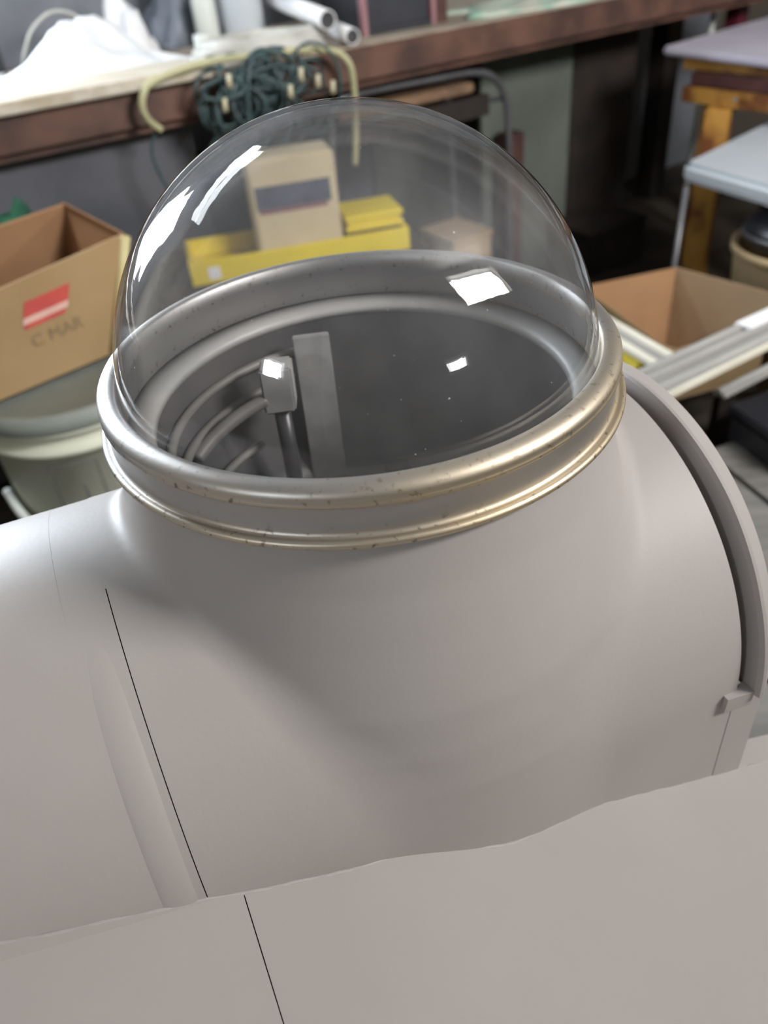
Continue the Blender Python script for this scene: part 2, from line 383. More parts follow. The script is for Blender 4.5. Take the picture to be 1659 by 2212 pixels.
# low rounded joint strip left of the seam (follows the drum, fades out on top)
hull_mesh('joint_core', np.array([SEAM - .0235, SEAM - .0100, SEAM - .0002]), off=-.0004)
bm = B(); rows = []; W_ = .0228; nu_ = 9
for t_ in np.radians(np.arange(-20, 80, 1.0)):
    fade = min(1, max(0, (math.radians(79) - t_) / .7)); row = []
    for i in range(nu_ + 1):
        q = i / nu_; u_ = SEAM - W_ + (W_ - .0005) * q; of = -.0010 + (.0017 * math.sin(math.pi * min(1, q * 1.12 + .0)) ** .6 if q < .89 else .0017 * (1 - q) / .11 * .70) * (.05 + .95 * fade)
        U, V, Z = hull_pts(np.array([u_]), of, np.array([t_])); row.append(bm.verts.new(hf(u_, float(V[0, 0]), float(Z[0, 0]))))
    rows.append(row)
for a_, b_ in zip(rows[:-1], rows[1:]):
    for i in range(nu_): bm.faces.new((a_[i], b_[i], b_[i + 1], a_[i + 1]))
add('joint_strip', bm, primer, hull, smooth=True)
hull_mesh('seam_filler', np.array([SEAM - .0003, SEAM + .0005]), off=-.0001, tt=np.radians(np.arange(76, 185, 1.0)), caps=False)
# end flange: a rim round the drum's open end, ending at the front with a small foot
def flange(name, prof, t0, t1, m=primer, grow=True):
    bm = B(); rows = []
    for t_ in np.radians(np.linspace(t0, t1, 90)):
        k_ = (.55 + .55 * min(1, max(0, (1.75 - t_) / .9)) + .45 * max(0, .45 - t_)) if grow else 1
        rows.append([bm.verts.new(hf(u_, VC + (.158 + (r_ - .158) * (k_ if r_ > .158 else 1)) * math.cos(t_), ZC + (.158 + (r_ - .158) * (k_ if r_ > .158 else 1)) * math.sin(t_))) for u_, r_ in prof])
    L = len(prof)
    for a_, b_ in zip(rows[:-1], rows[1:]):
        for i in range(L): bm.faces.new((a_[i], b_[i], b_[(i + 1) % L], a_[(i + 1) % L]))
    bm.faces.new(rows[0][::-1]); bm.faces.new(rows[-1])
    return add(name, bm, m, hull, smooth=False)
flange('end_flange', [(.1850, .145), (.1846, .1640), (.1858, .1672), (.1880, .1676), (.2010, .1606), (.2026, .1575), (.2026, .145)], 0, 178)
flange('flange_foot', [(.1650, .1602), (.1650, .1640), (.1845, .1665), (.1845, .1560)], -3.5, 1.2, grow=False)
hull_mesh('end_core', np.array([.1766, .1848]), off=-.016)
obox(B_ := B(), hf(.1764, -.145, .60), HA * .0262, HV * .3177, (0, 0, .184)); add('end_block', B_, primer, hull)
# lower shelf, sloping down to the right, in two panels with a butt seam
def zs(u, v): return .7655 - .36 * max(u, -.17) + .29 * max(0, -.17 - u) - .16 * max(0, v - .17)
def shelf(ua, ub, seam_side):
    bm = B(); nu, nv = 24, 16; us_ = [ua + (ub - ua) * i / nu for i in range(nu + 1)]; vs_ = [.150 + (.62 - .150) * (j / nv) ** 1.5 for j in range(nv + 1)]
    g = [[bm.verts.new(hf(u_, v_, zs(u_, v_) )) for v_ in vs_] for u_ in us_]
    h = [[bm.verts.new(q.co - Vector((0, 0, .012))) for q in r_] for r_ in g]
    for i in range(nu):
        for j in range(nv):
            bm.faces.new((g[i][j], g[i + 1][j], g[i + 1][j + 1], g[i][j + 1])); bm.faces.new((h[i][j], h[i][j + 1], h[i + 1][j + 1], h[i + 1][j]))
    for i in range(nu):
        for j in (0, nv): bm.faces.new((g[i][j], g[i + 1][j], h[i + 1][j], h[i][j]))
    for j in range(nv):
        for i in (0, nu): bm.faces.new((g[i][j], g[i][j + 1], h[i][j + 1], h[i][j]))
    return add('shelf_panel', bm, primer, hull, smooth=False)
shelf(-.62, -.1583, 0); shelf(-.1577, .48, 0)
# ragged bead of filler along the crease
bm = B(); pts = []
for i in range(121):
    u_ = -.60 + i * .0085
    if u_ > .30: break
    vv = max(VC + math.sqrt(RC * RC - max(0, zs(u_, .16) - ZC) ** 2), math.sqrt(max(0, .181 ** 2 - u_ * u_)))
    pts.append(hf(u_, vv + .0001 + .0004 * math.sin(i * 1.1) + .0004 * math.sin(i * .37), zs(u_, vv) - .0012 + .0006 * math.sin(i * 2.3)))
tube(bm, pts, .0015, 8); add('crease_filler', bm, primer, hull, smooth=True)
# lip, bowl and fittings inside the neck
lathe(B_ := B(), [(.1450, .9962), (.1450, .9975), (.1300, .9965), (.1265, .9945), (.1255, .9900), (.1275, .9900), (.1300, .9940)], n=128, closed=True)
add('opening_lip', B_, mat('lip_paint', (.42, .41, .40), (.33, .33, .33), rough=.45, scale=12), hull, smooth=True)
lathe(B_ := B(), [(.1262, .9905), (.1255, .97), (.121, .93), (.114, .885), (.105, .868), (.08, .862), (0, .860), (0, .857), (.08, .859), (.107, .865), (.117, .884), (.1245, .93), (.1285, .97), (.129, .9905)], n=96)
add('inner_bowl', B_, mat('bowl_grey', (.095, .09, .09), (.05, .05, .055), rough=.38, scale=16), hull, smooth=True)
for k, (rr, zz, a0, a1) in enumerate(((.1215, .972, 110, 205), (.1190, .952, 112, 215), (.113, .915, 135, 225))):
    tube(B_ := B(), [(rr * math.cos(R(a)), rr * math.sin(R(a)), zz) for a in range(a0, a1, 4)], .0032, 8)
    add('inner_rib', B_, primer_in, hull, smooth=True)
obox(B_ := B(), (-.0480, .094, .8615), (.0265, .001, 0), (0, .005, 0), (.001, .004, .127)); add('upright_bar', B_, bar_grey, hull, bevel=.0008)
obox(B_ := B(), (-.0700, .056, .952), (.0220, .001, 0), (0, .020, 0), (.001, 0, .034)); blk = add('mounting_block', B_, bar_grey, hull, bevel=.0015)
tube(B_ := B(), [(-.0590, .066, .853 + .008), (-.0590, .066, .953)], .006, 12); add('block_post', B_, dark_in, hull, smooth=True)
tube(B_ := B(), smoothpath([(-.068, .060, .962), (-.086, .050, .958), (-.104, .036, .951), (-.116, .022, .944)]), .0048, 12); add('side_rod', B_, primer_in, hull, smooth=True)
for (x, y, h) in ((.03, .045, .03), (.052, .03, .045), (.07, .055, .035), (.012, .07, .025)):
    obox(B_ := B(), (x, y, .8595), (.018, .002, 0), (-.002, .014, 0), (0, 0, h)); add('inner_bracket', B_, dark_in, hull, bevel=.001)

# ------------------------------------------------------------------ dome in its metal ring
cover = thing('domed_cover', 'clear glass dome seated in a tarnished metal ring on top of the grey neck', 'dome', (0, 0, .998))
def dome_prof(r, zc, zb, n=48):
    a0 = math.asin((zb - zc) / r); P = []
    for i in range(n + 1):
        a = a0 + (math.pi / 2 - a0) * i / n; P.append((r * math.cos(a) if i < n else 0, zc + r * math.sin(a)))
    return P
po = dome_prof(.1385, 1.015, 1.0225); pi_ = dome_prof(.1359, 1.015, 1.0225)
lathe(B_ := B(), po, n=160); 
lathe(B_, [(r_, z_) for r_, z_ in pi_], n=160)
dg = add('glass_dome', B_, dome_glass, cover, smooth=True)
prof = [(.1385, .0215), (.1394, .0300), (.1405, .0309), (.1432, .0311), (.1462, .0304), (.1488, .0290), (.1502, .0270), (.1506, .0250), (.1502, .0236), (.1506, .0228), (.1508, .0216), (.1502, .0207),
        (.1490, .0202), (.1487, .0190), (.1486, .0120), (.1488, .0062), (.1494, .0048), (.1504, .0040)] + [(.1522 + .0024 * math.cos(R(q)), .0017 + .0024 * math.sin(R(q))) for q in range(115, -116, -23)] + [(.1495, .0004), (.1412, .0004), (.1402, .0015), (.1394, .0195)]
lathe(B_ := B(), [(r_, z_ + .998) for r_, z_ in prof], n=192, closed=True)
add('metal_ring', B_, nickel, cover, smooth=True)

# wooden stand under the hull (out of the picture's sight, carries it)
st = thing('wooden_stand', 'plain wooden stand underneath the grey hull section', 'stand', hf(-.1, 0, 0))
obox(B_ := B(), hf(-.50, -.15, .57), HA * .62, HV * .30, (0, 0, .028)); add('stand_top', B_, pale_wood, st)
for u_ in (-.48, .04):
    for v_ in (-.13, .08):
        obox(B_ := B(), hf(u_, v_, 0), HA * .05, HV * .05, (0, 0, .57)); add('leg', B_, pale_wood, st)

# ------------------------------------------------------------------ bench
bench = thing('workbench', 'long workbench with a worn brown timber edge, littered with things, behind the dome', 'workbench', bf(.9, .4, 0))
bbox(B_ := B(), -1.35, 2.95, .028, .80, .905, .930); add('bench_top', B_, bench_top, bench, bevel=.003)
bbox(B_ := B(), -1.35, .78, .002, .027, .850, .928); add('edge_board', B_, bench_brown, bench, bevel=.003)
bbox(B_ := B(), .784, 2.95, .002, .027, .850, .928); add('edge_board', B_, bench_brown, bench, bevel=.003)
bbox(B_ := B(), -1.2, 2.9, .03, .07, .83, .904); add('front_rail', B_, bench_brown, bench)
bbox(B_ := B(), 2.01, 2.34, .30, .40, 0, .829); lg = add('leg', B_, dark_wood, bench)
for s_ in (-1.2, .3, 2.8):
    bbox(B_ := B(), s_, s_ + .09, .55, .64, 0, .905); add('leg', B_, dark_wood, bench)
bbox(B_ := B(), -1.3, .46, .10, .12, .02, .829); add('lower_panel', B_, mat('panel_blue_grey', (.115, .12, .14), (.07, .075, .09), rough=.8, scale=4), bench)
# pale board along the front-left edge
bm = bbox(B(), -.75, .50, -.030, .165, .931, .957); tag(add('pale_board', bm, pale_wood, bevel=.003), 'pale worn board lying along the left front edge of the workbench', 'board')
# crumpled white foam sheet
def crumple(name, s0, s1, d0, d1, z, h, m, label, cat, seed, n=22, power=1.0, thick=.006):
    rnd = random.Random(seed); ph = [rnd.uniform(0, 6) for _ in range(8)]; bm = B(); g = []
    for i in range(n + 1):
        row = []
        for j in range(n + 1):
            a, b = i / n, j / n; e = (math.sin(math.pi * a) * math.sin(math.pi * b)) ** power
            q = .55 + .25 * math.sin(a * 9 + ph[0] + b * 3) + .2 * math.sin(b * 11 + ph[1] - a * 4) + .12 * math.sin(a * 23 + b * 17 + ph[2])
            wob = .03 * math.sin(b * 8 + ph[3]); row.append(bm.verts.new(bf(s0 + (s1 - s0) * a + wob * (s1 - s0) * 3, d0 + (d1 - d0) * b + .03 * math.sin(a * 7 + ph[4]) * (d1 - d0) * 3, z + max(0, h * e * q))))
        g.append(row)
    top = [[v for v in r_] for r_ in g]
    low = [[bm.verts.new(v.co - Vector((0, 0, thick if 0 < i < n and 0 < j < n else 0)) if False else Vector((v.co.x, v.co.y, z))) for j, v in enumerate(r_)] for i, r_ in enumerate(g)]
    for i in range(n):
        for j in range(n):
            bm.faces.new((top[i][j], top[i + 1][j], top[i + 1][j + 1], top[i][j + 1])); bm.faces.new((low[i][j], low[i][j + 1], low[i + 1][j + 1], low[i + 1][j]))
    for i in range(n):
        for j in (0, n): bm.faces.new((top[i][j], top[i + 1][j], low[i + 1][j], low[i][j]))
    for j in range(n):
        for i in (0, n): bm.faces.new((top[i][j], top[i][j + 1], low[i][j + 1], low[i][j]))
    bmesh.ops.remove_doubles(bm, verts=bm.verts, dist=1e-5)
    return tag(add(name, bm, m, smooth=True), label, cat)
crumple('foam_wrap', -.02, .56, .19, .49, .931, .14, foam, 'bright white crumpled foam sheet heaped on the bench beside the window', 'packing foam', 3)
crumple('crumpled_paper', .44, .58, .53, .66, .931, .22, white_paper, 'small white crumpled paper behind the foam heap', 'paper', 9, n=14)
# flat sheets at the left
for i, (s0, d0, ln, wd, z, rot, lab) in enumerate(((-.42, .32, .30, .20, .931, 8, 'white paper sheet flat on the bench at the far left'), (-.12, .58, .24, .17, .931, -14, 'white paper sheet near the thin cable loop'))):
    c_, s_ = math.cos(R(rot)), math.sin(R(rot)); ax = (BD * c_ + BN * s_) * ln; ay = (-BD * s_ + BN * c_) * wd
    obox(B_ := B(), bf(s0, d0, z), ax, ay, (0, 0, .004)); tag(add('paper_sheet', B_, white_paper), lab, 'paper')
t_ = thing('tablet', 'dark slab with pale bluish front among papers at the bench left end', 'electronics', bf(-.10, .75, .931))
obox(B_ := B(), bf(-.25, .735, .9312), BD * .42, BN * .03, (0, 0, .10)); add('slab_body', B_, dark_pl, t_, bevel=.004)
obox(B_ := B(), bf(-.20, .7335, .955), BD * .28, BN * .0014, (0, 0, .035)); add('front_strip', B_, blue_white, t_)
# thin cable loop
tube(B_ := B(), smoothpath([bf(.19, .62, .936), bf(.215, .62, .985), bf(.255, .62, 1.035), bf(.32, .62, 1.066), bf(.385, .62, 1.045), bf(.415, .62, .98), bf(.42, .62, .936)], 8), .0045, 8)
tag(add('cable_loop', B_, grey_cord, smooth=True), 'thin pale cable standing up in a loop on the bench, far left', 'cable')
# coiled grey cord
cc = thing('cord_coil', 'flat coil of thick grey cord lying on the bench left of the white tube', 'cord', bf(.70, .13, .931))
rnd = random.Random(5)
for k in range(7):
    a = .185 - .011 * k; b = .095 - .006 * k
    tube(B_ := B(), [bf(.70 + .01 * rnd.uniform(-1, 1) + a * math.cos(q), .125 + .008 * rnd.uniform(-1, 1) * 0 + b * math.sin(q), .9430 + .011 * (k % 4) + .003 * math.sin(3 * q + k)) for q in [j * 2 * math.pi / 40 for j in range(40)]], .0110, 8, closed=True)
    add('cord_loop', B_, grey_cord, cc, smooth=True)
# rolled tubes
def pipe(name, a, b, r, m, label, cat, th=.12, dark=dark_in):
    a, b = Vector(a), Vector(b); t = (b - a).normalized(); t0 = thing(name, label, cat, (a + b) / 2)
    x = t.orthogonal().normalized(); y = t.cross(x); bm = B(); n = 24
    loops = []
    for p, rr in ((a, r), (b, r), (b, r * (1 - th)), (a, r * (1 - th))):
        loops.append([bm.verts.new(p + (x * math.cos(k * 2 * math.pi / n) + y * math.sin(k * 2 * math.pi / n)) * rr) for k in range(n)])
    for i in range(4):
        A, C_ = loops[i], loops[(i + 1) % 4]
        for k in range(n): bm.faces.new((A[k], A[(k + 1) % n], C_[(k + 1) % n], C_[k]))
    add('tube_wall', bm, m, t0, smooth=True)
    q = b - t * .004
    bm = tube(B(), [q - t * .012, q], r * (1 - th) * .995, 24); add('tube_end_shade', bm, dark, t0)  # dark disc painted as the shade inside the open end
    return t0
pipe('rolled_tube', bf(.95, .52, 1.030), bf(.885, .065, .995), .024, white_paper, 'white cardboard tube with a dark open end on the bench', 'tube')
pipe('rolled_tube', bf(.990, .22, .956), bf(.935, .03, .953), .020, white_paper, 'short white tube end right beside the longer white tube', 'tube')
t_ = thing('jar_lid', 'small white round cap lying on the coiled grey cord', 'cap', bf(.66, .33, .931)); 
lathe(B_ := B(), [(0, .931), (.026, .931), (.028, .935), (.028, .975), (.025, .982), (0, .982)], c=(bf(.645, .36, 0).x, bf(.645, .36, 0).y, 0), n=32); add('cap_body', B_, white_pl, t_, smooth=True)
lathe(B_ := B(), [(.0285, .940), (.0305, .942), (.0305, .948), (.0285, .950)], c=(bf(.645, .36, 0).x, bf(.645, .36, 0).y, 0), n=32, closed=True); add('cap_band', B_, white_pl, t_, smooth=True)
# white canister at the back, blue-grey bag, red-capped bottle
def canister(name, s, d, z, r, h, m, label, cat, neck=.5, lid=None):
    p = bf(s, d, z); t0 = thing(name, label, cat, p)
    lathe(B_ := B(), [(0, z), (r * .95, z), (r, z + .01), (r, z + h * .8), (r * .9, z + h * .88), (r * neck, z + h * .93), (r * neck, z + h * .95), (0, z + h * .95)], c=(p.x, p.y, 0), n=40); add('body', B_, m, t0, smooth=True)
    lathe(B_ := B(), [(0, z + h * .951), (r * neck * 1.1, z + h * .951), (r * neck * 1.1, z + h), (0, z + h * 1.01)], c=(p.x, p.y, 0), n=32); add('lid', B_, lid or m, t0, smooth=True)
    return t0
canister('white_canister', .84, .50, .9312, .060, .24, blue_white, 'bright bluish-white canister at the back of the bench behind the tube', 'canister')
canister('red_capped_bottle', .735, .54, .9312, .035, .14, white_pl, 'small bottle with a red cap left of the white canister', 'bottle', lid=red_print)
crumple('grey_bag', .60, .80, .60, .82, .931, .26, bag_m, 'blue-grey plastic bag slumped at the back of the bench above the foam', 'bag', 11, n=16, power=.5)
crumple('mint_cloth', 1.44, 2.02, .05, .30, .931, .045, mint_cloth, 'pale green and white cloth folded on the bench at the top right', 'cloth', 21, n=14, power=.35)
# dark cabinet with mauve posts
cb = thing('open_cabinet', 'dark cabinet with mauve corner posts standing on the bench', 'cabinet', bf(1.10, .45, .931))
bbox(B_ := B(), 1.062, 1.280, .165, .42, .9312, 1.35); add('cabinet_body', B_, cab_m, cb)
for s_, m_ in ((1.044, mauve), (1.282, mauve)):
    bbox(B_ := B(), s_, s_ + .017, .15, .17, .9312, 1.36); add('corner_post', B_, m_, cb)
bbox(B_ := B(), 1.0615, 1.2815, .151, .163, .9312, .944); add('bottom_rail', B_, cab_m, cb)
bbox(B_ := B(), 1.302, 1.350, .165, .40, .9312, 1.30); add('side_board', B_, post_wood, cb)

# items hanging in front of the bench: yellow hose, green cord with plugs
hose = smoothpath([bf(.335, -.05, .845), bf(.312, -.05, .868), bf(.303, -.05, .895), bf(.312, -.05, .925), bf(.34, -.045, .945), bf(.42, -.045, .960), bf(.50, -.045, .965), bf(.60, -.045, .962), bf(.70, -.05, .958), bf(.79, -.055, .948),
                   bf(.835, -.06, .935), bf(.862, -.065, .905), bf(.868, -.065, .86), bf(.866, -.065, .80), bf(.86, -.065, .74), bf(.85, -.06, .66)], 6)
tag(add('yellow_hose', tube(B(), hose, .0085, 12), yellow_hose, smooth=True), 'dull yellow hose looped over the bench edge above the dome', 'hose')
tube(B_ := B(), smoothpath([bf(.327, -.03, .842), bf(.305, -.03, .80), bf(.31, -.03, .75), bf(.325, -.03, .70), bf(.33, -.03, .66)]), .004, 8)
tag(add('thin_green_cord', B_, green_cord, smooth=True), 'single thin green cord hanging below the left end of the yellow hose', 'cord')
gc = thing('green_cord_tangle', 'tangle of dark green cord with cream plugs hanging off the bench edge', 'cord', bf(.62, -.06, .80))
for k in range(26):
    cs, cz_ = rnd.uniform(.46, .76), rnd.uniform(.855, .925); ra, rb = rnd.uniform(.03, .09), rnd.uniform(.02, .06); dd = -.035 - rnd.uniform(0, .06); ph = rnd.uniform(0, 6)
    if k % 4 == 0: cz_ -= .05; rb += .05
    tube(B_ := B(), [bf(cs + ra * math.cos(q), dd + .012 * math.sin(2 * q + ph), cz_ + rb * math.sin(q) - .12 * 0) for q in [j * 2 * math.pi / 28 for j in range(28)]], rnd.uniform(.0035, .0062), 7, closed=True)
    add('cord_loop', B_, green_cord, gc, smooth=True)
for k, (s_, z_) in enumerate(((.478, .868), (.655, .868), (.735, .878), (.775, .858), (.69, .90), (.50, .915))):
    p = bf(s_, -.115, z_); tube(B_ := B(), [p, p + Vector((.004, 0, .028))], .0075, 12, r2=.0055); add('plug', B_, plug_m, gc, smooth=True)
for k in range(3):
    tube(B_ := B(), smoothpath([bf(.46 + .09 * k, -.05, .90), bf(.45 + .10 * k, -.06, .85), bf(.47 + .10 * k, -.05, .81), bf(.45 + .11 * k, -.04, .78)]), .005, 7); add('hanging_strand', B_, green_cord, gc, smooth=True)
tag(add('black_bin', lathe(B(), [(0, 0), (.16, 0), (.19, .62), (.20, .63), (.20, .65), (.18, .65), (.15, .02), (0, .02)], c=(bf(.56, .36, 0).x, bf(.56, .36, 0).y, 0), n=40), dark_pl, smooth=True), 'black bin standing in the shade under the bench behind the green cord', 'bin')
coil_p = [bf(.69 + .055 * math.cos(q), -.02 - .008 * math.sin(q * 2), .795 + .055 * math.sin(q)) for q in [j * 2 * math.pi / 32 for j in range(32)]]
tag(add('wire_ring', tube(B(), coil_p, .005, 8, closed=True), rod_m, smooth=True), 'ring of grey wire hanging under the green cord tangle', 'wire')

# chair under the bench: bent tube frame with a slab seat
ch = thing('tubular_chair', 'old chair of bent grey tube with a brown seat board pushed under the bench', 'chair', bf(1.210, .10, 0))
for dd in (.09, .41):
    tube(B_ := B(), smoothpath([bf(0.850, dd, 0), bf(0.860, dd, .40), bf(0.870, dd, .72), bf(0.900, dd, .79), bf(0.980, dd, .805), bf(1.230, dd, .80), bf(1.390, dd, .793), bf(1.470, dd, .765), bf(1.515, dd, .70), bf(1.530, dd, .60), bf(1.540, dd, .30), bf(1.550, dd, 0)], 6), .011, 12)
    add('side_frame', B_, rod_m, ch, smooth=True)
bbox(B_ := B(), 0.890, 1.380, .075, .39, .742, .770); add('seat_board', B_, mat('seat_brown', (.25, .155, .09), (.15, .09, .055), rough=.6, scale=6, stretch=(1, 5, 5)), ch, bevel=.005)
bbox(B_ := B(), 0.930, 1.450, .09, .11, .665, .725); add('seat_apron', B_, dark_wood, ch)
for dd in (.10, .38):
    tube(B_ := B(), [bf(0.875, dd, .735), bf(1.520, dd, .70)], .007, 10); add('seat_rail', B_, rod_m, ch, smooth=True)
tag(add('added_wall_panel', bbox(B(), 1.57, 1.99, .28, .30, 0, .80), green_wall, bevel=.002), 'added green-grey panel standing in for the wall right of the tube chair', 'board')  # added panel in place of the wall, set forward where window light reaches
bb = bbox(B(), 1.61, 1.68, .18, .25, 0, .56); tag(add('brown_box_post', bb, post_wood, bevel=.003), 'reddish brown wooden post standing behind the tube chair', 'post')
# clutter on the dark floor under the bench
for (s_, d_, wx, wy, h, m_, nm, lab, cat) in ((1.9, .05, .30, .22, .16, dark_wood, 'scrap_wood', 'dark wooden block on the floor under the bench right end', 'wood'),
        (1.33, .14, .17, .2, .26, cardboard, 'dusty_carton', 'brown carton on the floor under the bench, seen through the dome', 'box'),
        (2.00, -.75, .22, .2, .10, mat('dusty_olive', (.09, .09, .06), (.04, .04, .03), rough=.9, scale=9), 'olive_crate', 'low olive crate on the dark floor beside the stool legs', 'crate')):
    t_ = thing(nm, lab, cat, bf(s_ + wx / 2, d_ + wy / 2, 0)); bbox(B_ := B(), s_, s_ + wx, d_, d_ + wy, 0, h); add('body', B_, m_, t_, bevel=.006)
    bbox(B_ := B(), s_ - .006, s_ + wx + .006, d_ - .006, d_ + wy + .006, h + .0005, h + .016); add('lid', B_, m_, t_, bevel=.003)

# ------------------------------------------------------------------ yellow tray with the cream carton on it, seen through the glass
cr = thing('side_table', 'low dark side table hidden behind the ring, holding the yellow tray', 'table', (-.12, 1.75, 0))
obox(B_ := B(), (-.50, 1.50, .47), (.70, .13, 0), (-.04, .235, 0), (0, 0, .028)); add('table_top', B_, dark_wood, cr, bevel=.003)
for p in ((-.47, 1.53), (.14, 1.64), (-.49, 1.66), (.11, 1.78)):
    obox(B_ := B(), (p[0], p[1], 0), (.035, 0, 0), (0, .035, 0), (0, 0, .4695)); add('leg', B_, dark_wood, cr)
ty = thing('yellow_tray', 'bright yellow plastic tray seen through the dome', 'tray', (-.15, 1.68, .499))
bx = Vector((.982, .19, 0)).normalized(); by = Vector((-.19, .982, 0)).normalized()
t0 = Vector((-.415, 1.535, .499)); L_, W_ = .575, .20
obox(B_ := B(), t0, bx * L_, by * W_, (0, 0, .012)); add('tray_floor', B_, yellow, ty, bevel=.002)
for o_, a_, b_ in ((t0 + Vector((0, 0, .0125)), bx * L_, by * .012), (t0 + by * (W_ - .012) + Vector((0, 0, .0125)), bx * L_, by * .012), (t0 + by * .0125 + Vector((0, 0, .0125)), bx * .012, by * (W_ - .025)), (t0 + bx * (L_ - .012) + by * .0125 + Vector((0, 0, .0125)), bx * .012, by * (W_ - .025))):
    obox(B_ := B(), o_, a_, b_, (0, 0, .045)); add('tray_wall', B_, yellow, ty, bevel=.002)
obox(B_ := B(), t0 + bx * .045 - by * .002 + Vector((0, 0, .012)), bx * .03, by * .0015, (0, 0, .03)); add('white_sticker', B_, white_paper, ty)
for k in range(3):
    g_ = .007 * (k == 1); obox(B_ := B(), t0 + bx * (L_ - .16 + g_) + by * (.03 + g_) + Vector((0, 0, .0580 + .0132 * k)), bx * (.155 - 2 * g_), by * (.14 - 2 * g_), (0, 0, .013))
    tag(add('yellow_pad', B_, yellow, bevel=.002), 'yellow pad stacked on the right end of the yellow tray, %s' % ('bottom of three', 'middle of three', 'topmost')[k], 'pad', 'yellow pads on the tray')
ct = thing('cream_carton', 'cream upright carton with a dark blue-grey label standing in the yellow tray', 'carton', t0 + bx * .28 + by * .10 + Vector((0, 0, .0125)))
co = t0 + bx * .185 + by * .035 + Vector((0, 0, .0125)); cw, cd, chh = .220, .12, .252
obox(B_ := B(), co, bx * cw, by * cd, (0, 0, chh)); add('carton_body', B_, cream, ct, bevel=.006)
obox(B_ := B(), co + bx * .012 - by * .0014 + Vector((0, 0, .135)), bx * (cw - .030), by * .0012, (0, 0, .055)); add('dark_label', B_, dkblue, ct)
obox(B_ := B(), co + bx * .016 - by * .0012 + Vector((0, 0, .124)), bx * (cw - .045), by * .0010, (0, 0, .010)); add('red_stripe', B_, mauve, ct)
obox(B_ := B(), co + bx * (cw / 2 - .03) - by * .006 + Vector((0, 0, .01)), bx * .06, by * .0055, (0, 0, .035)); add('latch', B_, cream, ct, bevel=.002)

# ------------------------------------------------------------------ left: bucket and cardboard box
def bucket(cx, cy, z0, h, r0_, r1_, label):
    t0 = thing('white_bucket', label, 'bucket', (cx, cy, z0))
    P = [(0, z0), (r0_, z0), (r0_ + .003, z0 + .01), (r1_ - .012, z0 + h * .80), (r1_ + .002, z0 + h * .805), (r1_ + .002, z0 + h * .83), (r1_ - .008, z0 + h * .84), (r1_ - .006, z0 + h * .90), (r1_ + .004, z0 + h * .905), (r1_ + .004, z0 + h * .925), (r1_ - .004, z0 + h * .93), (r1_ - .003, z0 + h * .955), (0, z0 + h * .955)]
    lathe(B_ := B(), P, c=(cx, cy, 0), n=64); add('bucket_body', B_, bucket_m, t0, smooth=True)
    lathe(B_ := B(), [(0, z0 + h * .956), (r1_ + .002, z0 + h * .956), (r1_ + .008, z0 + h * .93), (r1_ + .010, z0 + h * .935), (r1_ + .008, z0 + h), (r1_ - .004, z0 + h + .004), (r1_ - .012, z0 + h - .006), (0, z0 + h - .006)], c=(cx, cy, 0), n=64); add('bucket_lid', B_, lid_m, t0, smooth=True)
    return t0
bkx, bky, bkz, bkr = -.515, .832, .27, .168
tb = bucket(bkx, bky, bkz, .37, .145, bkr, 'dirty white plastic bucket with a grey lid under the large cardboard box')
def on_bucket(a, z, off=.0):
    r = .145 + (bkr - .012 - .148) * (z - bkz) / (.37 * .80) + .003 + off
    return Vector((bkx + r * math.cos(R(a)), bky + r * math.sin(R(a)), z))
def band(name, a0, a1, z0, z1, m, off=.0012):
    n = max(2, int(abs(a1 - a0) / 3)); bm = B(); g = [[bm.verts.new(on_bucket(a0 + (a1 - a0) * i / n, z, o_)) for z, o_ in ((z0, off), (z1, off), (z1, off - .0008), (z0, off - .0008))] for i in range(n + 1)]
    for i in range(n):
        for k in range(4): bm.faces.new((g[i][k], g[i + 1][k], g[i + 1][(k + 1) % 4], g[i][(k + 1) % 4]))
    bm.faces.new(g[0]); bm.faces.new(g[-1][::-1]); return add(name, bm, m, tb)
LA0, LA1 = -98, -68
ink2 = mat('label_ink', (.16, .17, .16), (.22, .23, .20), rough=.7, scale=30)
band('label_line', LA0, LA1, .542, .545, ink2); band('label_line', LA0, LA1, .450, .453, ink2); band('label_line', LA0, LA0 + 1.2, .450, .545, ink2); band('label_line', LA1 - 1.2, LA1, .450, .545, ink2)
band('label_mark', LA1 - 13, LA1 - 11.5, .453, .505, ink2); band('label_mark', LA1 - 13, LA1 - 5, .452, .462, ink2)
tube(B_ := B(), smoothpath([on_bucket(-150, .46, .012), on_bucket(-125, .435, .02), on_bucket(-105, .425, .022), on_bucket(-85, .42, .02)]), .008, 10); add('carry_handle', B_, white_pl, tb, smooth=True)
sb = thing('dark_crate', 'dark crate carrying the white bucket, mostly out of view', 'crate', (bkx, bky, 0))
obox(B_ := B(), (bkx - .2, bky - .2, .245), (.4, 0, 0), (0, .4, 0), (0, 0, .0245)); add('crate_top', B_, dark_wood, sb)
for dx in (-.19, .16):
    obox(B_ := B(), (bkx + dx, bky - .19, 0), (.03, 0, 0), (0, .38, 0), (0, 0, .2445)); add('crate_side', B_, dark_wood, sb)

